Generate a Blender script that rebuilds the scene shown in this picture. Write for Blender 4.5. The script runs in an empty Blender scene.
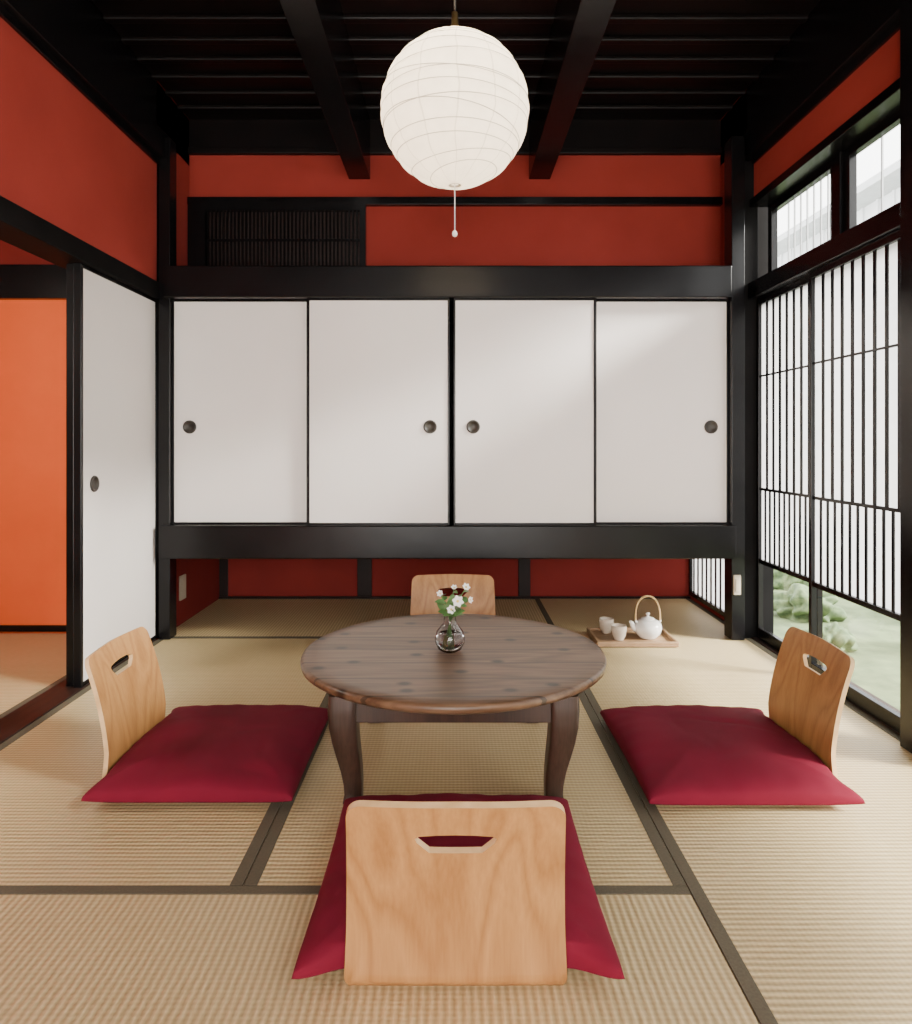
import bpy, bmesh, math, random
from mathutils import Vector, Matrix
random.seed(7)
S=bpy.context.scene
COL=S.collection

# ---------------------------------------------------------------- materials
def newmat(name):
    m=bpy.data.materials.new(name); m.use_nodes=True
    nt=m.node_tree; b=nt.nodes['Principled BSDF']
    return m,nt,b
def N(nt,t,**k):
    n=nt.nodes.new(t)
    for a,v in k.items():
        if a in n.inputs: n.inputs[a].default_value=v
        else: setattr(n,a,v)
    return n
def coords(nt,scale=(1,1,1),kind='Object',rot=(0,0,0)):
    tc=nt.nodes.new('ShaderNodeTexCoord'); mp=nt.nodes.new('ShaderNodeMapping')
    mp.inputs['Scale'].default_value=scale; mp.inputs['Rotation'].default_value=rot
    nt.links.new(tc.outputs[kind],mp.inputs['Vector']); return mp.outputs['Vector']
def ramp(nt,fac,stops):
    r=nt.nodes.new('ShaderNodeValToRGB'); e=r.color_ramp.elements
    while len(e)<len(stops): e.new(0.5)
    for i,(p,c) in enumerate(stops):
        e[i].position=p; e[i].color=(*c,1)
    nt.links.new(fac,r.inputs['Fac']); return r.outputs['Color']
def bump(nt,b,h,strength=.2,dist=.002):
    n=nt.nodes.new('ShaderNodeBump'); n.inputs['Strength'].default_value=strength; n.inputs['Distance'].default_value=dist
    nt.links.new(h,n.inputs['Height']); nt.links.new(n.outputs['Normal'],b.inputs['Normal'])
def math_n(nt,op,a,bv=None):
    n=nt.nodes.new('ShaderNodeMath'); n.operation=op
    for i,v in enumerate((a,bv)):
        if v is None: continue
        if isinstance(v,(int,float)): n.inputs[i].default_value=v
        else: nt.links.new(v,n.inputs[i])
    return n.outputs[0]
def mixc(nt,fac,a,b,mode='MIX'):
    n=nt.nodes.new('ShaderNodeMix'); n.data_type='RGBA'; n.blend_type=mode
    for idx,v in ((0,fac),(6,a),(7,b)):
        if isinstance(v,(int,float)): n.inputs[idx].default_value=v
        elif isinstance(v,tuple): n.inputs[idx].default_value=(*v,1)
        else: nt.links.new(v,n.inputs[idx])
    return n.outputs[2]

def noisy(name,c1,c2,scale=8,rough=.6,bs=.1,bscale=60,stretch=(1,1,1),spec=.5,detail=6,bd=.002):
    m,nt,b=newmat(name)
    v=coords(nt,stretch)
    n=N(nt,'ShaderNodeTexNoise',Scale=scale,Detail=detail); nt.links.new(v,n.inputs['Vector'])
    nt.links.new(ramp(nt,n.outputs['Fac'],[(.3,c1),(.7,c2)]),b.inputs['Base Color'])
    b.inputs['Roughness'].default_value=rough
    b.inputs['Specular IOR Level'].default_value=spec
    n2=N(nt,'ShaderNodeTexNoise',Scale=bscale,Detail=4); nt.links.new(v,n2.inputs['Vector'])
    bump(nt,b,n2.outputs['Fac'],bs,bd)
    return m

M_black=noisy('black_lacquered_wood',(.0025,.0022,.0026),(.006,.0055,.006),scale=6,rough=.27,bs=.3,bscale=14,spec=.24)
M_blackmatte=noisy('soot_dark_wood',(.003,.002,.002),(.007,.004,.004),scale=6,rough=.42,bs=.3,bscale=20,spec=.22)
M_blackdull=noisy('dull_black_wood',(.003,.003,.003),(.007,.006,.006),scale=6,rough=.7,bs=.3,bscale=20,spec=.08)
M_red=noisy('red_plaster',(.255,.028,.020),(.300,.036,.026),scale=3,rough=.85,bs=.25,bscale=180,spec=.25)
M_redlow=noisy('dark_shaded_red_plaster',(.16,.016,.013),(.195,.021,.017),scale=3,rough=.85,bs=.25,bscale=180,spec=.2)  # red plaster with recess shade darkened into it; adjoining upper walls reuse it
M_orange=noisy('orange_plaster',(.74,.125,.033),(.82,.15,.042),scale=3,rough=.85,bs=.25,bscale=180,spec=.2)
M_fusuma=noisy('white_door_paper',(.77,.715,.675),(.82,.765,.725),scale=2,rough=.5,bs=.12,bscale=90,spec=.5)
M_sill=noisy('dark_brown_sill',(.016,.008,.006),(.032,.014,.010),scale=8,rough=.55,stretch=(8,1,8),spec=.25)
M_lowpost=noisy('dark_red_brown_post',(.008,.004,.003),(.015,.006,.005),scale=8,rough=.5,spec=.2)
M_heri=noisy('tatami_border_cloth',(.080,.066,.040),(.108,.090,.055),scale=200,rough=.85)
M_bronze=noisy('dark_bronze',(.02,.016,.012),(.035,.028,.02),scale=30,rough=.45)
M_white=noisy('white_ceramic',(.78,.76,.72),(.82,.80,.76),scale=5,rough=.2,bs=.02)
M_cream=noisy('cream_ceramic',(.55,.46,.36),(.66,.57,.46),scale=20,rough=.4,bs=.05)
M_bamboo=noisy('bamboo',(.5,.34,.14),(.6,.42,.2),scale=20,rough=.45)
M_tray=noisy('brown_tray_wood',(.27,.16,.08),(.39,.25,.14),scale=10,stretch=(1,8,1),rough=.5)
M_leaf=noisy('green_leaf',(.05,.13,.03),(.12,.24,.06),scale=30,rough=.5)
M_petal=noisy('white_petal',(.8,.8,.76),(.88,.88,.84),scale=30,rough=.6)
M_yellow=noisy('yellow_centre',(.7,.5,.08),(.8,.6,.1),scale=30,rough=.6)
M_plastic=noisy('beige_plastic',(.42,.37,.29),(.48,.42,.33),scale=5,rough=.4,bs=.02)
M_brass=noisy('aged_brass',(.4,.27,.1),(.5,.34,.14),scale=30,rough=.35); M_brass.node_tree.nodes['Principled BSDF'].inputs['Metallic'].default_value=.9
M_grass=noisy('garden_grass',(.06,.09,.035),(.15,.20,.085),scale=7,rough=.9,bs=.8,bscale=60)
M_gravel=noisy('pale_gravel',(.26,.25,.23),(.46,.45,.42),scale=60,rough=.9,bs=.8,bscale=90)
M_hedge=noisy('hedge_leaves',(.03,.06,.02),(.14,.20,.08),scale=25,rough=.8,bs=1,bscale=40)
M_stone=noisy('grey_stone',(.20,.19,.18),(.34,.33,.31),scale=9,rough=.85,bs=.5,bscale=30)
M_fence=noisy('pale_garden_wall',(.45,.45,.43),(.55,.55,.52),scale=3,rough=.9)
M_siding=noisy('pale_siding',(.66,.67,.68),(.76,.77,.78),scale=3,rough=.8)
M_roof=noisy('pale_grey_eave',(.46,.47,.48),(.54,.55,.56),scale=8,rough=.7)

# tatami
m,nt,b=newmat('woven_tatami_rush'); M_tatami=m
v=coords(nt)
sx=nt.nodes.new('ShaderNodeSeparateXYZ'); nt.links.new(v,sx.inputs[0])
wy=math_n(nt,'SINE',math_n(nt,'MULTIPLY',sx.outputs['Y'],2*math.pi/.0145))
wx=math_n(nt,'SINE',math_n(nt,'MULTIPLY',sx.outputs['X'],2*math.pi/.0105))
wy1=math_n(nt,'ADD',math_n(nt,'MULTIPLY',wy,.5),.5)
wx1=math_n(nt,'ADD',math_n(nt,'MULTIPLY',wx,.5),.5)
hgt=math_n(nt,'ADD',math_n(nt,'MULTIPLY',wy1,.78),math_n(nt,'MULTIPLY',wx1,.22))
ns=N(nt,'ShaderNodeTexNoise',Scale=2.2,Detail=8); nt.links.new(v,ns.inputs['Vector'])
vf=coords(nt,(40,300,1)); nf=N(nt,'ShaderNodeTexNoise',Scale=1,Detail=3); nt.links.new(vf,nf.inputs['Vector'])
base=ramp(nt,ns.outputs['Fac'],[(.3,(.60,.47,.245)),(.7,(.69,.55,.305))])
fine=mixc(nt,.28,base,ramp(nt,nf.outputs['Fac'],[(.3,(.42,.30,.14)),(.7,(.80,.65,.39))]))
col=mixc(nt,math_n(nt,'MULTIPLY',math_n(nt,'SUBTRACT',1,hgt),.70),fine,(.27,.18,.072))
nt.links.new(col,b.inputs['Base Color']); b.inputs['Roughness'].default_value=.45; b.inputs['Specular IOR Level'].default_value=.45
bump(nt,b,hgt,.6,.002)

def plywood(name,ca,cb,cc,sc=(4,4,.75),freq=13,rough=.42,fine=.5,dist=.4,planks=None):
    m,nt,b=newmat(name)
    v=coords(nt,sc)
    n=N(nt,'ShaderNodeTexNoise',Scale=1,Detail=1.5,Distortion=dist); nt.links.new(v,n.inputs['Vector'])
    src=n.outputs['Fac']
    if planks:
        vo=coords(nt); s2=nt.nodes.new('ShaderNodeSeparateXYZ'); nt.links.new(vo,s2.inputs[0])
        pl=math_n(nt,'DIVIDE',math_n(nt,'ADD',s2.outputs['Y'],5.0),planks)
        fl=math_n(nt,'FLOOR',pl)
        src=math_n(nt,'ADD',src,math_n(nt,'MULTIPLY',fl,.37))
        seam=math_n(nt,'GREATER_THAN',math_n(nt,'ABSOLUTE',math_n(nt,'SUBTRACT',math_n(nt,'FRACT',pl),.5)),.472)
        tone=math_n(nt,'FRACT',math_n(nt,'MULTIPLY',math_n(nt,'SINE',math_n(nt,'MULTIPLY',fl,12.9898)),43.7))
    f=math_n(nt,'FRACT',math_n(nt,'MULTIPLY',src,freq))
    tri=math_n(nt,'ABSOLUTE',math_n(nt,'SUBTRACT',f,.5))
    v2=coords(nt,(sc[0]*30 if sc[0]>1.5 else sc[0]*5,sc[1]*(30 if not planks else 10),sc[2]*12)); n2=N(nt,'ShaderNodeTexNoise',Scale=1,Detail=4); nt.links.new(v2,n2.inputs['Vector'])
    c=ramp(nt,tri,[(.0,ca),(.22,cb),(.5,cc)])
    c=mixc(nt,fine,c,ramp(nt,n2.outputs['Fac'],[(.35,ca),(.65,cc)]))
    if planks:
        c=mixc(nt,math_n(nt,'MULTIPLY',tone,.6),c,ca)
        c=mixc(nt,math_n(nt,'MULTIPLY',seam,.8),c,tuple(x*.25 for x in ca))
        vk=coords(nt,(1,1.3,1)); vr=nt.nodes.new('ShaderNodeTexVoronoi'); vr.voronoi_dimensions='2D'; vr.inputs['Scale'].default_value=5.0; nt.links.new(vk,vr.inputs['Vector'])
        kn=ramp(nt,vr.outputs['Distance'],[(.05,(1,1,1)),(.12,(0,0,0))])
        c=mixc(nt,kn,c,tuple(x*.2 for x in ca))
    nt.links.new(c,b.inputs['Base Color']); b.inputs['Roughness'].default_value=rough
    bump(nt,b,n2.outputs['Fac'],.08,.001)
    return m
M_ply=plywood('honey_plywood',(.29,.130,.040),(.38,.185,.060),(.44,.225,.078),sc=(6,6,1.1),freq=10,fine=.3)
M_plyedge=noisy('plywood_edge',(.55,.35,.16),(.70,.48,.25),scale=30,rough=.5,stretch=(1,1,1))
M_table=plywood('dark_stained_table_wood',(.060,.029,.014),(.155,.086,.045),(.26,.160,.092),sc=(1.3,9,9),freq=7,rough=.36,fine=.45,planks=.125)
M_tleg=plywood('dark_stained_leg_wood',(.020,.010,.006),(.036,.018,.012),(.052,.027,.018),sc=(6,6,1),freq=6,rough=.38)

m,nt,b=newmat('crimson_cotton'); M_cush=m
v=coords(nt)
n=N(nt,'ShaderNodeTexNoise',Scale=5,Detail=3); nt.links.new(v,n.inputs['Vector'])
nt.links.new(ramp(nt,n.outputs['Fac'],[(.3,(.125,.0055,.018)),(.7,(.160,.008,.024))]),b.inputs['Base Color'])
b.inputs['Roughness'].default_value=.85
b.inputs['Specular IOR Level'].default_value=.15
n2=N(nt,'ShaderNodeTexNoise',Scale=400,Detail=2); nt.links.new(v,n2.inputs['Vector'])
bump(nt,b,n2.outputs['Fac'],.3,.001)

def paper(name,col,tr,emis=0,seams=False):
    m,nt,b=newmat(name)
    out=nt.nodes['Material Output']
    v=coords(nt); n=N(nt,'ShaderNodeTexNoise',Scale=25,Detail=6); nt.links.new(v,n.inputs['Vector'])
    c=ramp(nt,n.outputs['Fac'],[(.3,tuple(x*.92 for x in col)),(.7,col)])
    if seams:
        s=nt.nodes.new('ShaderNodeSeparateXYZ'); nt.links.new(v,s.inputs[0])
        nw=N(nt,'ShaderNodeTexNoise',Scale=7,Detail=2); nt.links.new(v,nw.inputs['Vector'])
        an=math_n(nt,'ARCTAN2',s.outputs['Y'],s.outputs['X'])
        an=math_n(nt,'ADD',an,math_n(nt,'MULTIPLY',nw.outputs['Fac'],.22))
        fr=math_n(nt,'FRACT',math_n(nt,'MULTIPLY',an,13/(2*math.pi)))
        ln=math_n(nt,'LESS_THAN',fr,.045)
        c=mixc(nt,math_n(nt,'MULTIPLY',ln,.38),c,(.45,.40,.32))
    d=nt.nodes.new('ShaderNodeBsdfDiffuse'); t=nt.nodes.new('ShaderNodeBsdfTranslucent'); mx=nt.nodes.new('ShaderNodeMixShader')
    mx.inputs[0].default_value=tr
    nt.links.new(c,d.inputs[0]); nt.links.new(c,t.inputs[0])
    nt.links.new(d.outputs[0],mx.inputs[1]); nt.links.new(t.outputs[0],mx.inputs[2])
    last=mx.outputs[0]
    if emis>0:
        e=nt.nodes.new('ShaderNodeEmission'); e.inputs[1].default_value=emis; nt.links.new(c,e.inputs[0])
        ad=nt.nodes.new('ShaderNodeAddShader'); nt.links.new(last,ad.inputs[0]); nt.links.new(e.outputs[0],ad.inputs[1]); last=ad.outputs[0]
    nt.links.new(last,out.inputs['Surface'])
    return m
M_shoji=paper('shoji_paper',(.80,.81,.84),.36)
M_lantern=paper('lantern_paper',(.94,.88,.77),.55,.05,True)
m,nt,b=newmat('clear_pane_glass'); M_pane=m
out=nt.nodes['Material Output']; tr=nt.nodes.new('ShaderNodeBsdfTransparent'); gl=nt.nodes.new('ShaderNodeBsdfGlossy'); gl.inputs['Roughness'].default_value=.02
mx=nt.nodes.new('ShaderNodeMixShader'); mx.inputs[0].default_value=.09
tr.inputs[0].default_value=(.93,.95,.95,1)
nt.links.new(tr.outputs[0],mx.inputs[1]); nt.links.new(gl.outputs[0],mx.inputs[2]); nt.links.new(mx.outputs[0],out.inputs['Surface'])
m,nt,b=newmat('vase_glass'); M_glass=m
b.inputs['Transmission Weight'].default_value=1; b.inputs['Roughness'].default_value=.01; b.inputs['IOR'].default_value=1.4
m,nt,b=newmat('vase_water'); M_water=m
b.inputs['Transmission Weight'].default_value=1; b.inputs['Roughness'].default_value=0; b.inputs['IOR'].default_value=1.33

# ---------------------------------------------------------------- mesh helpers
def mk(name,verts,faces,mats,smooth=False,loc=(0,0,0),parent=None,fm=None,bevel=0,rot=(0,0,0),weld=False):
    me=bpy.data.meshes.new(name); me.from_pydata([tuple(v) for v in verts],[],faces)
    if not isinstance(mats,(list,tuple)): mats=[mats]
    for q in mats: me.materials.append(q)
    if fm:
        for i,k in enumerate(fm): me.polygons[i].material_index=k
    bm=bmesh.new(); bm.from_mesh(me)
    if weld: bmesh.ops.remove_doubles(bm,verts=bm.verts,dist=1e-5)
    bmesh.ops.recalc_face_normals(bm,faces=bm.faces); bm.to_mesh(me); bm.free()
    for p in me.polygons: p.use_smooth=smooth
    o=bpy.data.objects.new(name,me); COL.objects.link(o)
    o.location=loc; o.rotation_euler=rot
    if parent: o.parent=parent
    if bevel:
        md=o.modifiers.new('bevel','BEVEL'); md.width=bevel; md.segments=2; md.limit_method='ANGLE'; md.angle_limit=math.radians(40)
    return o
def bx(V,F,x0,x1,y0,y1,z0,z1):
    i=len(V)
    V+= [(x0,y0,z0),(x1,y0,z0),(x1,y1,z0),(x0,y1,z0),(x0,y0,z1),(x1,y0,z1),(x1,y1,z1),(x0,y1,z1)]
    F+= [(i,i+3,i+2,i+1),(i+4,i+5,i+6,i+7),(i,i+1,i+5,i+4),(i+1,i+2,i+6,i+5),(i+2,i+3,i+7,i+6),(i+3,i,i+4,i+7)]
def boxes(name,lst,mat,parent=None,bevel=0,origin=None):
    V=[];F=[]
    for t in lst: bx(V,F,*t)
    loc=(0,0,0)
    if parent is None:
        xs=[v[0] for v in V]; ys=[v[1] for v in V]; zs=[v[2] for v in V]
        loc=((min(xs)+max(xs))/2,(min(ys)+max(ys))/2,min(zs))
        V=[(a-loc[0],c-loc[1],d-loc[2]) for a,c,d in V]
    return mk(name,V,F,mat,loc=loc,parent=parent,bevel=bevel)
def sheet(name,x,y0,y1,z0,z1,mat,parent):
    return mk(name,[(x,y0,z0),(x,y1,z0),(x,y1,z1),(x,y0,z1)],[(0,1,2,3)],mat,parent=parent)
def struct(name,lst,mat,bevel=0,label=None,cat=None):
    o=boxes(name,lst,mat,bevel=bevel); o['kind']='structure'
    if label: o['label']=label
    o['category']=cat or name.split('_')[0]
    return o
def root(name,loc,label,cat,group=None,rz=0):
    e=bpy.data.objects.new(name,None); e.empty_display_size=.05; COL.objects.link(e)
    e.location=loc; e.rotation_euler=(0,0,rz); e['label']=label; e['category']=cat
    if group: e['group']=group
    return e
def tag(o,label,cat,group=None):
    o['label']=label; o['category']=cat
    if group: o['group']=group
    return o
def lathe(name,prof,mat,segs=48,parent=None,loc=(0,0,0),smooth=True,fn=None):
    V=[];F=[]
    n=len(prof)
    for i,(r,z) in enumerate(prof):
        for k in range(segs):
            a=2*math.pi*k/segs; V.append((r*math.cos(a),r*math.sin(a),z))
    for i in range(n-1):
        for k in range(segs):
            k2=(k+1)%segs; F.append((i*segs+k,i*segs+k2,(i+1)*segs+k2,(i+1)*segs+k))
    o=mk(name,V,F,mat,smooth,loc,parent,weld=True)
    return o
def tube(name,pts,rad,mat,segs=8,parent=None,closed=False,loc=(0,0,0),multi=None):
    V=[];F=[]
    for P in (multi or [pts]):
        P=[Vector(p) for p in P]; n=len(P); b0=len(V); up=None
        for i,p in enumerate(P):
            if closed: t=P[(i+1)%n]-P[i-1]
            else: t=P[min(i+1,n-1)]-P[max(i-1,0)]
            t.normalize()
            if up is None:
                up=Vector((0,0,1)) if abs(t.z)<.9 else Vector((1,0,0))
            u=(up-t*up.dot(t)).normalized(); w=t.cross(u); up=u
            r=rad(i/(n-1)) if callable(rad) else rad
            for k in range(segs):
                a=2*math.pi*k/segs; V.append(p+u*math.cos(a)*r+w*math.sin(a)*r)
        for i in range(n if closed else n-1):
            j=(i+1)%n
            for k in range(segs):
                k2=(k+1)%segs; F.append((b0+i*segs+k,b0+i*segs+k2,b0+j*segs+k2,b0+j*segs+k))
        if not closed:
            F.append(tuple(b0+k for k in range(segs))[::-1]); F.append(tuple(b0+(n-1)*segs+k for k in range(segs)))
    return mk(name,V,F,mat,True,loc,parent)

XL,XR=-1.35,1.38
YB=3.23
YW=4.07
YU=3.60
YN=-1.6
ZC=2.56

# ---------------------------------------------------------------- room shell
struct('floor',[(XL-2.2,XR+.13,YN-.1,YW+.12,-.12,-.05)],M_sill,label='dark wooden subfloor under the tatami mats')
struct('ceiling',[(XL-.12,XR+.12,YN-.1,YW+.12,ZC,ZC+.05)],M_blackmatte,label='soot black plank ceiling')
tn=[0]
def trim(lst,mat=M_black,label='black lacquered timber trim',bevel=.003):
    tn[0]+=1
    return struct('trim_%d'%tn[0],lst,mat,bevel,label,'trim')
y=YN+.1
while y<3.52:
    trim([(XL,XR,y,y+.035,ZC-.020,ZC)],M_blackmatte,'slim black ceiling batten',.005); y+=.145
# side walls
struct('wall_left',[(XL-.12,XL,YN,3.2,1.635,2.2),(XL-.12,XL,YN,1.3,0,1.56),(XL-.12,XL,3.26,YW+.1,1.6,ZC),(XL-.12,XL,3.2,3.26,2.25,ZC)],M_red,label='red plaster wall above the sliding doors')
struct('wall_left_low',[(XL-.12,XL,3.26,YW+.1,-.05,1.6)],M_redlow,label='red plaster wall beside the low recess, shade in its colour')
struct('wall_right',[(XR,XR+.12,YN,3.2,2.02,2.2),(XR,XR+.12,3.28,YW+.1,.37,ZC),(XR,XR+.12,3.28,YW+.1,-.05,.04),(XR,XR+.12,-.1,.05,0,2.02),(XR,XR+.12,YN,-.1,0,1.64)],M_red,label='red plaster wall above the windows')
trim([(XL-.12,XL+.04,YN,3.26,2.2,2.32)],label='black beam along the top of the red wall')
trim([(XL-.12,XL+.0,YN,3.6,2.32,ZC)],M_black,label='black boards above the beam')
trim([(XR-.04,XR+.12,YN,3.26,2.2,2.32)],label='black beam along the top of the red wall')
trim([(XR,XR+.12,YN,3.6,2.32,ZC)],M_black,label='black boards above the beam')
trim([(XL,XL+.014,YN,3.19,2.172,2.2)],label='thin black picture rail')
trim([(XR-.014,XR,YN,3.19,2.172,2.2)],label='thin black picture rail')
struct('wall_back_upper',[(XL,XR,YU,YU+.06,1.6,2.40)],M_red,label='recessed red plaster wall above the closet')
struct('wall_back_top',[(XL,XR,YU-.005,YU+.06,2.40,ZC)],M_blackmatte,label='black beam under the ceiling')
trim([(XL,XR,YU-.035,YU,2.115,2.155)],label='black picture rail across the red wall')
trim([(XL,XR,YU-.03,YU-.0,2.378,2.41)],M_blackmatte,label='black cornice beam')
struct('wall_back',[(XL,XR,YW,YW+.06,-.05,ZC)],M_redlow,label='low red plaster wall under the closet, darkened as in shade')
for x0,x1 in ((-.53,-.42),(.395,.505)):
    trim([(x0,x1,YN,YU-.0,2.255,ZC-.0)],label='heavy black ceiling beam')
struct('wall_closet_interior',[(XL,XR,YB+.05,YW,.42,.50),(XL,XR,YB+.05,YW,1.60,1.69),(XL,XR,YW-.03,YW,.5,1.6)],M_blackmatte,label='dark closet shelf boards')
trim([(XL+.04,XR-.11,3.17,3.27,1.56,1.705)],label='glossy black lintel beam above the closet doors',bevel=.006)
trim([(XL+.02,XR-.09,3.17,3.27,.374,.526)],label='glossy black beam below the closet doors',bevel=.006)
# pillars
trim([(XL+.010,XL+.060,3.20,3.28,0,2.3)],label='black corner pillar')
trim([(XR-.105,XR-.045,3.19,3.28,0,2.3)],label='black corner pillar')
trim([(XR-.045,XR+.030,3.225,3.28,0,2.2),(XR+.030,XR+.12,3.262,3.28,0,2.2)],M_blackdull,label='black window post')
trim([(XL-.12,XL+.010,3.225,3.28,0,2.2)],label='black door post')
trim([(XR-.05,XR+.12,1.93,2.08,0,2.2)],label='black window pillar')
for x in ((-1.35,-1.30),(-.55,-.465),(.385,.455)):
    trim([(x[0],x[1],YW-.012,YW,0,.42)],M_lowpost,label='short dark post against the low red wall')
trim([(XL,XR,YW-.025,YW,0.0,.010)],M_lowpost,label='thin dark base strip')
trim([(XL-.12,XL+.012,YN,3.2,1.56,1.635)],M_blackdull,label='black grooved lintel over the sliding doors')
trim([(XL-.12,XL,YN,3.2,-.05,.004)],M_sill,label='dark brown grooved door sill')
trim([(XR-.018,XR+.12,YN,3.225,1.56,1.635)],label='black lintel over the paper screens')
trim([(XR,XR+.12,YN,3.225,-.05,.006)],M_sill,label='dark brown grooved window sill')
trim([(XR-.01,XR+.12,YN,3.225,1.985,2.02)],label='black rail above the transom windows')
V=[(-1.345,-1.255,YU-.04,YU,1.70,2.115),(-.47,-.44,YU-.04,YU,1.70,2.115),(-1.255,-.47,YU-.04,YU,2.085,2.115),(-1.255,-.47,YU-.04,YU,1.70,1.80)]
x=-1.25
while x<-.475:
    V.append((x,x+.008,YU-.03,YU-.015,1.8,2.085)); x+=.0195
V.append((-1.255,-.47,YU-.033,YU-.02,1.93,1.94))
trim(V,M_black,label='dark wooden lattice vent',bevel=0)
struct('wall_vent_backing',[(-1.255,-.47,YU-.008,YU-.001,1.8,2.085)],M_sill,label='brown board behind the lattice vent')
struct('wall_rear',[(XL-.12,XR+.12,YN-.1,YN,1.75,ZC),(XL-.12,XL+.3,YN-.1,YN,-.05,1.75),(XR-.3,XR+.12,YN-.1,YN,-.05,1.75)],M_red,label='red plaster wall around a wide opening added for fill light')  # unseen opening, added to let frontal fill into the room

# ---------------------------------------------------------------- adjoining room
AX=-3.32
struct('wall_adjoining_back',[(AX,XL-.12,3.35,3.43,-.05,1.585)],M_orange,label='orange plaster wall of the adjoining room')
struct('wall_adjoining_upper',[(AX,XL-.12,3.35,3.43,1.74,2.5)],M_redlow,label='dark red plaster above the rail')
trim([(AX,XL-.12,3.31,3.43,1.585,1.745)],label='black rail in the adjoining room')
trim([(AX,XL-.12,3.335,3.35,0,.03)],label='dark base strip in the adjoining room')
struct('wall_adjoining_left',[(AX-.08,AX,0,3.43,-.05,1.6)],M_orange,label='orange plaster side wall')
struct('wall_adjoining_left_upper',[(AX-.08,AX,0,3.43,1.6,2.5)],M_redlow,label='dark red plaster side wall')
struct('wall_adjoining_front',[(AX,XL-.12,-.08,0,-.05,2.5)],M_fusuma,label='pale wall of the adjoining room')
struct('ceiling_adjoining',[(AX,XL-.12,-.08,3.43,2.5,2.56)],M_blackmatte,label='dark ceiling of the adjoining room')
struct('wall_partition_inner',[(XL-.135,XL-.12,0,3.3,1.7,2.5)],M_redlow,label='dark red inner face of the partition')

# ---------------------------------------------------------------- tatami mats
def tatami(cx,cy,w,l,rot=0,label=None):
    r=root('tatami_mat',(cx,cy,-.05),label or 'woven rush tatami mat with dark olive cloth borders','tatami mat','tatami mats on the floor',rot)
    g=.001; hw=.028
    boxes('rush_surface',[(-w/2+g,w/2-g,-l/2+g,l/2-g,0,.0485)],M_tatami,parent=r,bevel=.0015)
    for s in (-1,1):
        a,b_=sorted((s*(w/2-g),s*(w/2-hw)))
        boxes('cloth_border',[(a,b_,-l/2+g,l/2-g,.046,.0502)],M_heri,parent=r,bevel=.0008)
    return r
XA,XB=-.425,.478
Y1=1.425
tatami((XL+XA)/2,(Y1+YB)/2,XA-XL,YB-Y1)
tatami((XA+XB)/2,(Y1+YB)/2,XB-XA,YB-Y1)
tatami((XL+XB)/2,(YB+YW)/2,YW-YB,XB-XL,math.pi/2,'narrow tatami mat under the raised closet')
tatami((XL+XB)/2,(Y1+Y1-.91)/2,.91,XB-XL,math.pi/2)
tatami((XL+XB)/2,Y1-.91-.455,.91,XB-XL,math.pi/2)
tatami((XL+XB)/2,Y1-.91*2-.455,.91,XB-XL,math.pi/2)
tatami((XR+XB)/2,(2.27+YW)/2,XR-XB,YW-2.27)
tatami((XR+XB)/2,2.27-.91,XR-XB,1.82)
tatami((XR+XB)/2,2.27-1.82-.91,XR-XB,1.82)
for k in range(2):
    tatami(XL-.12-.455-.91*k,1.665,.91,3.3,0,'tan tatami mat in the adjoining orange room')

# ---------------------------------------------------------------- sliding doors
def fusuma_x(x0,x1,yf,z0,z1,pull_x,pz,label):
    r=root('sliding_door',((x0+x1)/2,yf+.012,z0),label,'sliding door','closet sliding doors')
    w=(x1-x0)/2; h=z1-z0; f=.009
    boxes('panel',[(-w+f,w-f,-.007,.009,f,h-f)],M_fusuma,parent=r)
    boxes('frame',[(-w,-w+f,-.012,.012,0,h),(w-f,w,-.012,.012,0,h),(-w+f,w-f,-.012,.012,0,f),(-w+f,w-f,-.012,.012,h-f,h)],M_black,parent=r,bevel=.002)
    p=lathe('finger_pull',[(0,.002),(.021,.002),(.0225,.005),(.029,.006),(.031,.003),(.031,-.001),(0,-.001)],M_bronze,40,parent=r,loc=(pull_x-(x0+x1)/2,-.008,pz-z0))
    p.rotation_euler=(math.pi/2,0,0)
    p['label']='round dark bronze finger pull'
    return r
ZP=.974
fusuma_x(-1.290,-.662,3.225,.526,1.56,-1.21,ZP,'white paper sliding closet door with a round dark pull')
fusuma_x(-.660,-.011,3.195,.526,1.56,-.10,ZP,'white paper sliding closet door beside the centre joint')
fusuma_x(.007,.656,3.195,.526,1.56,.097,ZP,'white paper sliding closet door meeting its pair')
fusuma_x(.658,1.275,3.225,.526,1.56,1.195,ZP,'white paper sliding closet door next to the pillar')
def fusuma_y(xf,y0,y1,label,pull=None):
    z0,z1=.004,1.56
    r=root('sliding_door',(xf-.014,(y0+y1)/2,z0),label,'sliding door','large sliding doors')
    w=(y1-y0)/2; h=z1-z0; f=.016
    boxes('panel',[(-.010,.010,-w+f,w-f,f,h-f)],M_fusuma,parent=r)
    boxes('frame',[(-.014,.014,-w,-w+f,0,h),(-.014,.014,w-f,w,0,h),(-.014,.014,-w+f,w-f,0,f),(-.014,.014,-w+f,w-f,h-f,h)],M_black,parent=r,bevel=.002)
    if pull:
        p=lathe('finger_pull',[(0,.001),(.021,.001),(.0225,.004),(.029,.005),(.031,.003),(.031,-.001),(0,-.001)],M_bronze,40,parent=r,loc=(.011,pull[0]-(y0+y1)/2,pull[1]-z0))
        p.rotation_euler=(0,math.pi/2,0); p['label']='round dark bronze finger pull'
    return r
fusuma_y(XL-.006,2.56,3.222,'tall white paper sliding door with a round dark pull',(2.66,.745))
fusuma_y(XL-.042,2.575,3.222,'tall white paper sliding door stacked behind another')

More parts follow.
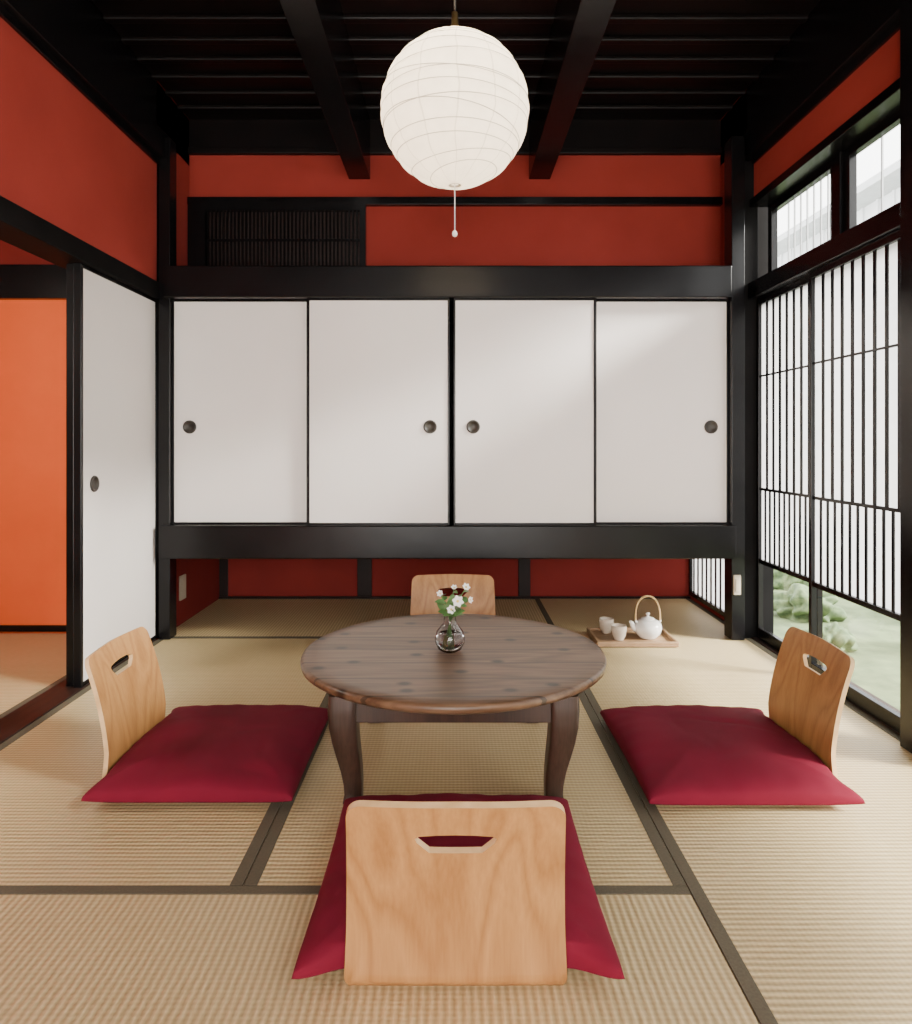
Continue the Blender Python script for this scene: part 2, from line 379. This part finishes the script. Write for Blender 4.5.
# ---------------------------------------------------------------- shoji screens
def shoji(y0,y1,xf,label):
    z0=.006; H=1.56-z0
    r=root('shoji_screen',(xf,(y0+y1)/2,z0),label,'paper screen','shoji screens')
    w=(y1-y0)/2; f=.022
    zg=.36-z0; zm=.69-z0; zt=1.205-z0
    fr=[(-.011,.011,-w,-w+f,0,H),(-.011,.011,w-f,w,0,H),(-.011,.011,-w+f,w-f,0,.05),(-.011,.011,-w+f,w-f,H-.03,H),(-.010,.010,-w+f,w-f,zg-.010,zg+.010)]
    boxes('frame',fr,M_black,parent=r,bevel=.002)
    lat=[(-.004,.003,-w+f,w-f,zt-.004,zt+.004),(-.004,.003,-w+f,w-f,zm-.006,zm+.006)]
    n=max(3,round((2*w-2*f)/.062)); st=(2*w-2*f)/n
    for i in range(1,n):
        yy=-w+f+st*i
        lat.append((-.002,.003,yy-.0075,yy+.0075,zm,H-.03))
    n2=round(n*1.35); st=(2*w-2*f)/n2
    for i in range(1,n2):
        yy=-w+f+st*i
        lat.append((-.002,.003,yy-.0058,yy+.0058,zg,zm))
    boxes('lattice',lat,M_black,parent=r)
    sheet('paper',.004,-w+f,w-f,zg+.010,H-.03,M_shoji,r)
    sheet('glass_pane',0,-w+f,w-f,.05,zg-.010,M_pane,r)
    return r
shoji(2.685,3.222,1.412,'black lattice paper screen with a clear lower pane')
shoji(2.085,2.705,1.388,'black lattice paper screen with a clear lower pane')
for i,(a,b_) in enumerate(((1.0,1.93),(.05,1.0))):
    shoji(a,b_,1.42,'black lattice paper screen with a clear lower pane')
def transom(n,y0,y1,z0=1.64,z1=1.985,xf=1.455,bars=0):
    L=[(xf,xf+.03,y0,y0+.035,z0,z1),(xf,xf+.03,y1-.035,y1,z0,z1),(xf,xf+.03,y0+.035,y1-.035,z0,z0+.03),(xf,xf+.03,y0+.035,y1-.035,z1-.03,z1)]
    o=struct('window_%d'%n,L,M_black,.002,'black framed transom window')
    sheet('pane',0,-(y1-y0)/2+.035,(y1-y0)/2-.035,.03,z1-z0-.03,M_pane,o)
    if bars:
        st=(y1-y0-.07)/bars
        boxes('grille',[(.035,.041,-(y1-y0)/2+.035+st*i-.003,-(y1-y0)/2+.035+st*i+.003,.0,z1-z0) for i in range(1,bars)],M_roof,parent=o)
transom(1,2.66,3.225,bars=9); transom(2,2.085,2.60,bars=4)
trim([(1.44,1.50,2.60,2.66,1.635,1.985)],label='black transom mullion')
transom(3,1.0,1.93); transom(4,.05,1.0)
transom(5,YN,-.1,1.64,1.985)
lst=[(XR-.004,XR+.03,3.29,3.31,.02,.37),(XR-.004,XR+.03,4.05,4.07,.02,.37),(XR-.004,XR+.03,3.31,4.05,.02,.045),(XR-.004,XR+.03,3.31,4.05,.350,.37)]
y=3.35
while y<4.04:
    lst.append((XR+.006,XR+.012,y,y+.016,.045,.350)); y+=.066
w=struct('window_6',lst,M_black,.001,'low window with black vertical slats')
sheet('paper',.0,-.37,.37,.025,.33,M_shoji,w)
struct('wall_right_jamb',[(XR,XR+.12,3.28,3.29,.04,.37),(XR,XR+.12,4.07,4.17,.04,.37)],M_blackmatte,label='black jamb beside the low window')

o=boxes('wall_outlet',[(XL+.0,XL+.010,3.46,3.53,.12,.24),(XL+.010,XL+.013,3.475,3.515,.14,.17),(XL+.010,XL+.013,3.475,3.515,.19,.22)],M_plastic,bevel=.002)
tag(o,'pale plastic outlet plate on the low red wall','wall outlet')
o=boxes('wall_switch',[(XR-.100,XR-.068,3.177,3.19,.21,.30),(XR-.093,XR-.075,3.173,3.177,.225,.285)],M_plastic,bevel=.002)
tag(o,'small beige plastic socket box on the black pillar','wall socket')

# ---------------------------------------------------------------- garden
g=struct('ground',[(XR+.13,12,-6,18,-.40,-.30)],M_grass,label='green garden lawn outside the window')
struct('ground_gravel',[(XR+.13,1.95,-6,10,-.30,-.285)],M_gravel,label='pale gravel strip along the house')
o=boxes('garden_wall',[(6.2,6.35,-4,9,-.3,.9)],M_fence); tag(o,'pale low garden wall outside the window','garden wall')
lst=[(7,12,8,20,-.3,4.9)]
y=8.1
while y<20:
    lst.append((6.97,7.0,y,y+.05,-.3,4.9)); y+=.42
Hs=root('neighbouring_house',(7,14,-.3),'pale sided neighbouring house with a grey roof','house')
boxes('house_wall',[(a-7,b_-7,c-14,d-14,e+.3,f+.3) for a,b_,c,d,e,f in lst],M_siding,parent=Hs)
boxes('roof_eave',[(-.5,5.2,-6.3,6.3,5.2,5.32)],M_roof,parent=Hs)
boxes('wall_band',[(-.05,0,-6,6,4.55,4.62)],M_roof,parent=Hs)
def rock(x,y,z,sx,sy,sz,name,label,cat,mat,seed,amp=.18):
    rnd=random.Random(seed); bm=bmesh.new(); bmesh.ops.create_icosphere(bm,subdivisions=5,radius=1)
    ph=[(Vector((rnd.uniform(-1,1),rnd.uniform(-1,1),rnd.uniform(-1,1)))*rnd.uniform(2,14),rnd.uniform(0,6)) for _ in range(18)]
    for v in bm.verts:
        d=sum(math.sin(v.co.dot(p)+q) for p,q in ph)/18
        v.co*=1+amp*d*2
        v.co=Vector((v.co.x*sx,v.co.y*sy,max(v.co.z,-.5)*sz+.5*sz))
    me=bpy.data.meshes.new(name); bm.to_mesh(me); bm.free(); me.materials.append(mat)
    for p in me.polygons: p.use_smooth=True
    ob=bpy.data.objects.new(name,me); COL.objects.link(ob); ob.location=(x,y,z); tag(ob,label,cat); return ob
rock(1.78,3.85,-.287,.13,.26,.06,'stepping_stone','flat grey stepping stone on the gravel','stone',M_stone,2,.06)
for i,(x,y_,s) in enumerate(((3.5,4.7,.30),(4.2,7.2,.45),(2.9,5.9,.30),(2.9,3.9,.20),(2.45,4.8,.18),(4.6,5.6,.38),(2.6,3.2,.15),(2.2,4.1,.12))):
    rock(x,y_,-.3,s,s,s*.75,'garden_shrub','rounded green garden shrub','shrub',M_hedge,10+i,.6)

# ---------------------------------------------------------------- table
T=root('low_round_table',(.004,2.02,0),'low round dark-stained wooden table with curved legs','table')
R=.432; zt=.305
prof=[(0,zt),(R-.05,zt),(R-.010,zt),(R-.003,zt-.003),(R,zt-.010),(R-.002,zt-.020),(R-.012,zt-.026),(R-.05,zt-.026),(0,zt-.026)]
lathe('table_top',prof,M_table,128,parent=T)
a=.290
V=[];F=[]
for s in (-1,1):
    bx(V,F,-a,a,s*a-.010,s*a+.010,.212,.279); bx(V,F,s*a-.010,s*a+.010,-a,a,.212,.279)
mk('apron',V,F,M_tleg,parent=T,bevel=.002)
legp=[(.279,.386,.072),(.24,.388,.072),(.20,.386,.070),(.16,.380,.065),(.12,.371,.059),(.08,.362,.052),(.045,.357,.047),(.02,.356,.045),(0,.359,.048)]
def smooth_leg(p,n=5):
    out=[]
    for i in range(len(p)-1):
        for k in range(n):
            t=k/n; out.append(tuple(p[i][j]*(1-t)+p[i+1][j]*t for j in range(3)))
    out.append(p[-1]); return out
legp=smooth_leg(legp,3)
def legmesh(ang):
    V=[];F=[];seg=32
    for z,r,s in legp:
        for k in range(seg):
            t=2*math.pi*k/seg+math.pi/seg
            c,sn=math.cos(t),math.sin(t)
            e=.3
            px=math.copysign(abs(c)**e,c)*s/2; py=math.copysign(abs(sn)**e,sn)*s/2
            V.append((r*math.cos(ang)+px, r*math.sin(ang)+py, z))
    n=len(legp)
    for i in range(n-1):
        for k in range(seg):
            k2=(k+1)%seg; F.append((i*seg+k,i*seg+k2,(i+1)*seg+k2,(i+1)*seg+k))
    F.append(tuple(range(seg))); F.append(tuple((n-1)*seg+k for k in range(seg)))
    o=mk('leg',V,F,M_tleg,True,parent=T)
    md=o.modifiers.new('es','EDGE_SPLIT'); md.split_angle=math.radians(50)
for k in range(4): legmesh(math.pi/4+k*math.pi/2)

# ---------------------------------------------------------------- floor chairs
BR=.016
def backpath(s):
    q=BR*math.pi/2
    if s<q:
        t=s/q*math.pi/2; return (BR*(1-math.sin(t)), .006+BR*(1-math.cos(t)))
    u=(s-q)/.32
    return (-.004*u-.060*u*u, .006+BR+u*.3135)
def hole_r(a):
    P=[(-.042,-.019),(.042,-.019),(.062,.000),(.065,.008),(.058,.0125),(.030,.0155),(.0,.0165),(-.030,.0155),(-.058,.0125),(-.065,.008),(-.062,.000)]
    return cast(P,a)
def cast(P,a):
    dx,dy=math.cos(a),math.sin(a); best=1e9
    for i in range(len(P)):
        x1,y1=P[i]; x2,y2=P[(i+1)%len(P)]
        ex,ey=x2-x1,y2-y1; den=dx*ey-dy*ex
        if abs(den)<1e-12: continue
        t=(x1*ey-y1*ex)/den; u=(x1*dy-y1*dx)/den
        if t>0 and -1e-9<=u<=1+1e-9: best=min(best,t)
    return best
LEN=.345
HC=LEN-.068
def outer_poly():
    P=[]
    def hw(s): return .184-.010*(s/LEN)
    P.append((-hw(0),0-HC)); P.append((hw(0),-HC))
    rr=.028; x=hw(LEN)
    for k in range(9):
        t=k/8*math.pi/2; P.append((x-rr+rr*math.cos(t),LEN-rr+rr*math.sin(t)-HC+.0))
    P.append((0,LEN+.003-HC))
    for k in range(9):
        t=math.pi/2+k/8*math.pi/2; P.append((-x+rr+rr*math.cos(t),LEN-rr+rr*math.sin(t)-HC))
    return P
OP=outer_poly()
angs=set(2*math.pi*k/120 for k in range(120))
for px,py in OP+[(-.042,-.019),(.042,-.019),(.062,.0),(-.062,.0),(.065,.008),(-.065,.008),(.058,.0125),(-.058,.0125)]: angs.add(math.atan2(py,px)%(2*math.pi))
angs=sorted(angs)
aa=[angs[0]]
for q in angs[1:]:
    if q-aa[-1]>1e-3: aa.append(q)
angs=aa
WING=.42
def build_chair(name,loc,rz,label):
    r=root(name,loc,label,'floor chair','legless floor chairs',rz)
    n=len(angs); K=24; th=.012; V=[];F=[];fm=[]
    def place(x,s,off):
        s=max(0,s); y,z=backpath(s); y2,z2=backpath(s+.001)
        ty,tz=y2-y,z2-z; l=math.hypot(ty,tz); ny,nz=-tz/l,ty/l
        c=WING*x*x
        return (x,y+ny*off+c*min(1,s/.1), z+nz*off)
    for side,off in ((0,th/2),(1,-th/2)):
        for k in range(K+1):
            t=k/K
            for a_ in angs:
                ri=hole_r(a_); ro=cast(OP,a_); rad=ri+(ro-ri)*t
                V.append(place(rad*math.cos(a_),HC+rad*math.sin(a_),off))
    L=(K+1)*n
    for side in (0,1):
        for k in range(K):
            for i in range(n):
                j=(i+1)%n; b0=side*L
                F.append((b0+k*n+i,b0+k*n+j,b0+(k+1)*n+j,b0+(k+1)*n+i)); fm.append(0)
    for k in (0,K):
        for i in range(n):
            j=(i+1)%n; F.append((k*n+i,k*n+j,L+k*n+j,L+k*n+i)); fm.append(1)
    o=mk('backrest',V,F,[M_ply,M_plyedge],True,parent=r,fm=fm)
    md=o.modifiers.new('es','EDGE_SPLIT'); md.split_angle=math.radians(45)
    V=[];F=[]
    m_=12; rows=[(BR+.35*k/10) for k in range(11)]
    for zz in (0,.012):
        for q,yy in enumerate(rows):
            for i in range(m_+1):
                x=(-1+2*i/m_)*(.181-.02*(q/10)**3)
                V.append((x,yy,zz))
    W=m_+1; LL=W*11
    for q in range(10):
        for i in range(m_):
            a0=q*W+i; F.append((a0,a0+1,a0+W+1,a0+W)); F.append((LL+a0,LL+a0+1,LL+a0+W+1,LL+a0+W))
    for q in range(10):
        for c in (0,m_): a0=q*W+c; F.append((a0,a0+W,LL+a0+W,LL+a0))
    for i in range(m_):
        for q in (0,10): a0=q*W+i; F.append((a0,a0+1,LL+a0+1,LL+a0))
    mk('seat',V,F,M_ply,parent=r)
    return r
def build_cushion(loc,rz,label,seed,sx=.272,sy=.27,H=.074,press=.235):
    rnd=random.Random(seed); n=72; V=[];F=[]
    ph=[(rnd.uniform(-9,9),rnd.uniform(-9,9),rnd.uniform(0,6)) for _ in range(8)]
    cr=[]
    for _ in range(9):
        a_=rnd.uniform(0,6.28); cr.append((rnd.uniform(-.8,.8),rnd.uniform(-.8,.8),math.cos(a_),math.sin(a_),rnd.uniform(.2,.4),rnd.uniform(.0015,.0035)))
    for sx_ in (-1,1):
        for sy_ in (-1,1): cr.append((sx_*.72,sy_*.72,sx_*.707,sy_*.707,.3,-.004))
    def P(u,v,top):
        e=max(0,(1-u*u)*(1-v*v))
        h=H*e**.27
        x=sx*u*(1-.025*(1-v*v)*u*u); y=sy*v*(1-.025*(1-u*u)*v*v)
        ax=abs(x); k=max(0,min(1,(sx-ax)/(sx-.165))); k=k*k*(3-2*k)
        lim=-(press-WING*min(ax,.19)**2*.9)
        if y<lim: y=y*(1-k)+(lim+(y-lim)*.04)*k
        wr=sum(math.sin(a*u+b*v+c) for a,b,c in ph)/8
        pk=.0025*math.sin(u*26+seed)*math.exp(-(1-abs(v))*6)+.0025*math.sin(v*24+seed)*math.exp(-(1-abs(u))*6)
        c_=0
        for (cx,cy,dx,dy,ln,am) in cr:
            du,dv=u-cx,v-cy; al=du*dx+dv*dy; pe=-du*dy+dv*dx
            c_-=am*math.exp(-(al/ln)**2)*math.exp(-(pe/.05)**2)
        zc=.010+.004*(abs(u*v))**4
        if top: return (x,y,zc+h*(.86+.14*wr)+(pk+c_)*e**.35)
        return (x,y,zc-min(.0095,h*.2))
    def ease(t): return math.sin(t*math.pi/2)*.75+t*.25
    g=[ease(-1+2*i/n) for i in range(n+1)]
    for top in (1,0):
        for j in range(n+1):
            for i in range(n+1): V.append(P(g[i],g[j],top))
    W=n+1; L=W*W
    for j in range(n):
        for i in range(n):
            a0=j*W+i; F.append((a0,a0+1,a0+W+1,a0+W)); F.append((L+a0,L+a0+W,L+a0+W+1,L+a0+1))
    o=mk('floor_cushion',V,F,M_cush,True,loc=loc,rot=(0,0,rz),weld=True)
    tag(o,label,'cushion','crimson floor cushions')
    return o
CZ=.013
build_chair('floor_chair',(.006,1.152,0),0,'honey plywood legless chair showing its plain outer back')
build_cushion((.010,1.420,CZ),0,'square crimson cushion on a plywood chair turned toward the table',3,sy=.280,press=.254)
build_chair('floor_chair',(.004,2.93,0),math.pi,'honey plywood legless chair facing the round table and closet')
build_cushion((.004,2.680,CZ),math.pi,'square crimson cushion between the table and the closet',4)
build_chair('floor_chair',(-.905,1.995,0),-math.pi/2,'honey plywood legless chair beside the white sliding door')
build_cushion((-.648,1.99,CZ),-math.pi/2,'square crimson cushion beside the table toward the sliding door',5,sx=.282,sy=.258,press=.242)
build_chair('floor_chair',(.998,1.995,0),math.pi/2,'honey plywood legless chair near the paper screens')
build_cushion((.740,1.980,CZ),math.pi/2,'square crimson cushion beside the table toward the window',6,sx=.285,sy=.262,press=.243)

# ---------------------------------------------------------------- lantern
LZ=1.856; LR=.2135
Ln=root('paper_lantern',(.008,2.02,LZ),'round white ribbed paper lantern hanging over the table','pendant lamp')
V=[];F=[];nu=168;nv=110
ribs=[]
rnd=random.Random(23)
z_=-.9
while z_<.92:
    ribs.append((z_,rnd.uniform(-.17,.17),rnd.uniform(0,6.28))); z_+=rnd.uniform(.10,.17)
TH=.085
for j in range(nv+1):
    th=TH+(math.pi-2*TH)*j/nv
    for i in range(nu):
        ph=2*math.pi*i/nu; d=Vector((math.sin(th)*math.cos(ph),math.sin(th)*math.sin(ph),math.cos(th)))
        m_=min(abs(d.z-(zr+ti*(d.x*math.cos(p)+d.y*math.sin(p)))) for zr,ti,p in ribs)
        ga=((ph+.12*math.sin(th*5+math.floor(ph*14/6.2832)*2))*14/(2*math.pi))%1; gs=min(ga,1-ga)
        V.append(d*LR*(1-.020+ .016*min(1,m_/.07)+.006*min(1,gs/.10)))
for j in range(nv):
    for i in range(nu):
        i2=(i+1)%nu; F.append((j*nu+i,j*nu+i2,(j+1)*nu+i2,(j+1)*nu+i))
mk('paper_shade',V,F,M_lantern,True,parent=Ln)
loops=[]
for zr,ti,p in ribs:
    pts=[]
    for k in range(72):
        ph=2*math.pi*k/72
        z=zr
        for _ in range(6):
            z=max(-.985,min(.985,zr+ti*math.sqrt(max(0,1-z*z))*math.cos(ph-p)))
        s=math.sqrt(1-z*z); pts.append((LR*.988*s*math.cos(ph),LR*.988*s*math.sin(ph),LR*.988*z))
    loops.append(pts)
M_rib=noisy('lantern_rib',(.42,.38,.31),(.52,.47,.39),scale=10,rough=.7)
tube('rib_frame',None,.0011,M_rib,6,parent=Ln,closed=True,multi=loops)
zc=LR*math.cos(TH)*.985
lathe('top_ring',[(.014,zc-.003),(.019,zc-.003),(.019,zc+.003),(.014,zc+.003),(.014,zc-.003)],M_rib,32,parent=Ln)
lathe('socket',[(0,.185),(.012,.185),(.013,.20),(.013,.245),(.010,.252),(.009,.285),(0,.285)],M_brass,24,parent=Ln)
tube('cord',[(0,0,.28),(0,0,.4),(0,0,ZC-LZ-.01)],.0035,M_bronze,8,parent=Ln)
lathe('ceiling_cap',[(0,ZC-LZ-.035),(.03,ZC-LZ-.03),(.04,ZC-LZ-.0),(0,ZC-LZ)],M_bronze,24,parent=Ln)
lathe('bottom_ring',[(.013,-zc-.002),(.019,-zc-.002),(.019,-zc+.002),(.013,-zc+.002),(.013,-zc-.002)],M_rib,32,parent=Ln)
tube('pull_string',[(0,0,.19),(0,0,-.1),(0,0,-.345)],.0014,M_white,6,parent=Ln)
lathe('string_bead',[(0,-.362),(.006,-.359),(.008,-.353),(.006,-.346),(.002,-.342),(0,-.342)],M_white,16,parent=Ln)

# ---------------------------------------------------------------- vase and flowers
VX,VY,VZ=-.006,2.00,.305
Vs=root('glass_vase',(VX,VY,VZ),'small round clear glass vase on the table','vase')
outp=[(0,0),(.020,0),(.034,.008),(.042,.026),(.0435,.040),(.038,.058),(.026,.072),(.0185,.082),(.0175,.098),(.021,.108),(.0225,.110)]
inp=[(.0205,.109),(.0155,.098),(.0165,.082),(.024,.0705),(.0355,.057),(.0410,.040),(.0395,.027),(.032,.011),(.018,.004),(0,.004)]
lathe('glass_body',outp+inp,M_glass,48,parent=Vs)
lathe('water',[(0,.0045),(.018,.0045),(.0315,.0115),(.039,.027),(.0405,.040),(.0380,.050),(0,.050)],M_water,48,parent=Vs)
Fl=root('flower_sprig',(VX,VY,VZ),'sprig of small white flowers with green leaves','flowers')
rnd=random.Random(5)
tips=[(-.028,.0,.165),(.012,-.01,.182),(.045,.005,.178),(.0,.02,.150),(.055,-.015,.15),(.030,-.02,.150),(-.012,-.015,.145)]
stems=[]
for t in tips:
    stems.append([(-t[0]*.3,-t[1]*.3,.012),(0,0,.085),(t[0]*.45,t[1]*.45,.085+(t[2]-.085)*.6),t])
tube('stem',None,.0013,M_leaf,6,parent=Fl,multi=stems)
def leaf(pos,dr,ln,wd,name='leaf',mat=M_leaf):
    d=Vector(dr).normalized(); s=d.cross(Vector((rnd.uniform(-.3,.3),rnd.uniform(-1,-.2),rnd.uniform(.3,1)))).normalized(); nrm=s.cross(d)
    V=[];F=[];n=7
    for i in range(n+1):
        t=i/n; w=wd*math.sin(math.pi*min(1,t*.96+.02))**.8
        c=d*ln*t+nrm*(-.25*ln*t*t)
        V+= [c-s*w+nrm*w*.4,c,c+s*w+nrm*w*.4]
    for i in range(n):
        a0=3*i; F+=[(a0,a0+1,a0+4,a0+3),(a0+1,a0+2,a0+5,a0+4)]
    return mk(name,V,F,mat,True,loc=pos,parent=Fl)
for st in stems:
    for k in range(5):
        t=.25+.16*k; p=Vector(st[1]).lerp(Vector(st[3]),t); a_=rnd.uniform(0,6.28)
        leaf(p,(math.cos(a_),math.sin(a_),rnd.uniform(.0,.8)),rnd.uniform(.022,.036),rnd.uniform(.006,.010))
def flower(pos,sz,tilt):
    V=[];F=[];fm=[]
    ax=Vector(tilt).normalized(); u=ax.orthogonal().normalized(); w=ax.cross(u)
    for k in range(6):
        a_=2*math.pi*k/6; d=u*math.cos(a_)+w*math.sin(a_); s=ax.cross(d); b0=len(V)
        for i in range(5):
            t=i/4; ww=sz*.42*math.sin(math.pi*(t*.85+.1)); c=d*sz*t+ax*sz*.35*t*t
            V+=[c-s*ww,c,c+s*ww]
        for i in range(4):
            a0=b0+3*i; F+=[(a0,a0+1,a0+4,a0+3),(a0+1,a0+2,a0+5,a0+4)]; fm+=[0,0]
    b0=len(V)
    for rr,h in ((.25,.05),(.2,.2),(.0,.26)):
        for k in range(8):
            a_=2*math.pi*k/8; V.append(u*math.cos(a_)*rr*sz+w*math.sin(a_)*rr*sz+ax*h*sz)
    for i in range(2):
        for k in range(8):
            k2=(k+1)%8; F.append((b0+i*8+k,b0+i*8+k2,b0+(i+1)*8+k2,b0+(i+1)*8+k)); fm.append(1)
    o=mk('flower',V,F,[M_petal,M_yellow],True,loc=pos,parent=Fl,fm=fm); o['label']='small white blossom'
flower((-.028,0,.165),.010,(-.4,-1,.5)); flower((.012,-.01,.184),.009,(0,-.8,1)); flower((.046,.005,.182),.012,(.4,-.8,.7))
flower((.022,-.024,.148),.017,(.2,-1,.3)); flower((.057,-.015,.150),.010,(.8,-.8,.2)); flower((.004,-.024,.125),.013,(-.1,-1,.2))

# ---------------------------------------------------------------- tea set
o=boxes('serving_tray',[(.640,1.000,3.08,3.33,.002,.010),(.640,1.000,3.08,3.092,.010,.024),(.640,1.000,3.318,3.33,.010,.024),(.640,.652,3.092,3.318,.010,.024),(.988,1.000,3.092,3.318,.010,.024)],M_tray,bevel=.003)
tag(o,'rectangular brown wooden tray on the tatami','tray')
Tp=root('teapot',(.895,3.20,.0105),'round white ceramic teapot with arched bamboo handle','teapot')
lathe('pot_body',[(0,0),(.035,0),(.038,.004),(.056,.022),(.063,.044),(.060,.064),(.044,.080),(.030,.084),(0,.085)],M_white,48,parent=Tp)
lathe('lid',[(.031,.084),(.028,.090),(.012,.096),(.006,.099),(.005,.103),(.010,.109),(.009,.114),(0,.116)],M_white,40,parent=Tp)
tube('spout',[(-.050,0,.035),(-.068,-.01,.050),(-.078,-.015,.072),(-.086,-.018,.080)],lambda t:.015-.009*t,M_white,14,parent=Tp)
hp=[]
for k in range(21):
    t=math.pi*k/20; hp.append((.056*math.cos(t)*(1.0+.12*math.sin(t)),0,.072+.118*math.sin(t)**.8))
tube('handle',hp,.0045,M_bamboo,10,parent=Tp)['label']='arched bamboo handle'
for s in (1,-1):
    tube('lug',[(s*.050,-.008,.072),(s*.058,0,.078),(s*.050,.008,.072)],.005,M_white,8,parent=Tp)
def cup(x,y,lab,mat):
    o=lathe('tea_cup',[(0,0),(.020,0),(.021,.005),(.030,.022),(.034,.050),(.034,.066),(.0315,.066),(.031,.05),(.027,.024),(.018,.010),(0,.009)],mat,40,loc=(x,y,.0105))
    tag(o,lab,'cup','tea cups on the tray')
cup(.725,3.285,'cream ceramic tea cup beside the teapot',M_cream)
cup(.755,3.165,'pale ceramic tea cup near the tray edge',M_cream)

# ---------------------------------------------------------------- lights
W=bpy.data.worlds.new('world'); S.world=W; W.use_nodes=True
bg=W.node_tree.nodes['Background']; bg.inputs[0].default_value=(1,.985,.96,1); bg.inputs[1].default_value=9.5
def area(name,loc,rot,sx,sy,e,col=(1,1,1)):
    l=bpy.data.lights.new(name,'AREA'); l.shape='RECTANGLE'; l.size=sx; l.size_y=sy; l.energy=e; l.color=col
    o=bpy.data.objects.new(name,l); COL.objects.link(o); o.location=loc; o.rotation_euler=rot
    return o
area('rear_fill_light',(0,YN-.05,1.0),(math.radians(90),0,0),2.0,1.5,68,(1,.93,.83))  # added fill light behind the camera, set in the rear opening
sl=bpy.data.lights.new('hazy_sun','SUN'); sl.energy=26; sl.angle=math.radians(16); sl.color=(1,.95,.87)
so=bpy.data.objects.new('hazy_sun',sl); COL.objects.link(so); so.location=(4,2,5)
so.rotation_euler=Vector((-1,.35,-.55)).to_track_quat('-Z','Y').to_euler()
def point(name,loc,e,col,r=.06):
    l=bpy.data.lights.new(name,'POINT'); l.energy=e; l.color=col; l.shadow_soft_size=r
    o=bpy.data.objects.new(name,l); COL.objects.link(o); o.location=loc; return o
point('lantern_bulb',(.008,2.02,LZ+.075),10.5,(1,.86,.68),.035)
point('adjoining_room_lamp',(-2.3,1.9,1.5),50,(1,.92,.80),.12)

# ---------------------------------------------------------------- camera
cd=bpy.data.cameras.new('camera'); cam=bpy.data.objects.new('camera',cd); COL.objects.link(cam)
cam.location=(0,0,.9); cam.rotation_euler=(math.radians(90),0,0)
cd.sensor_fit='VERTICAL'; cd.sensor_height=24; cd.lens=700/1024*24
cd.shift_x=4/1024; cd.shift_y=-69/1024; cd.clip_start=.02
S.camera=cam
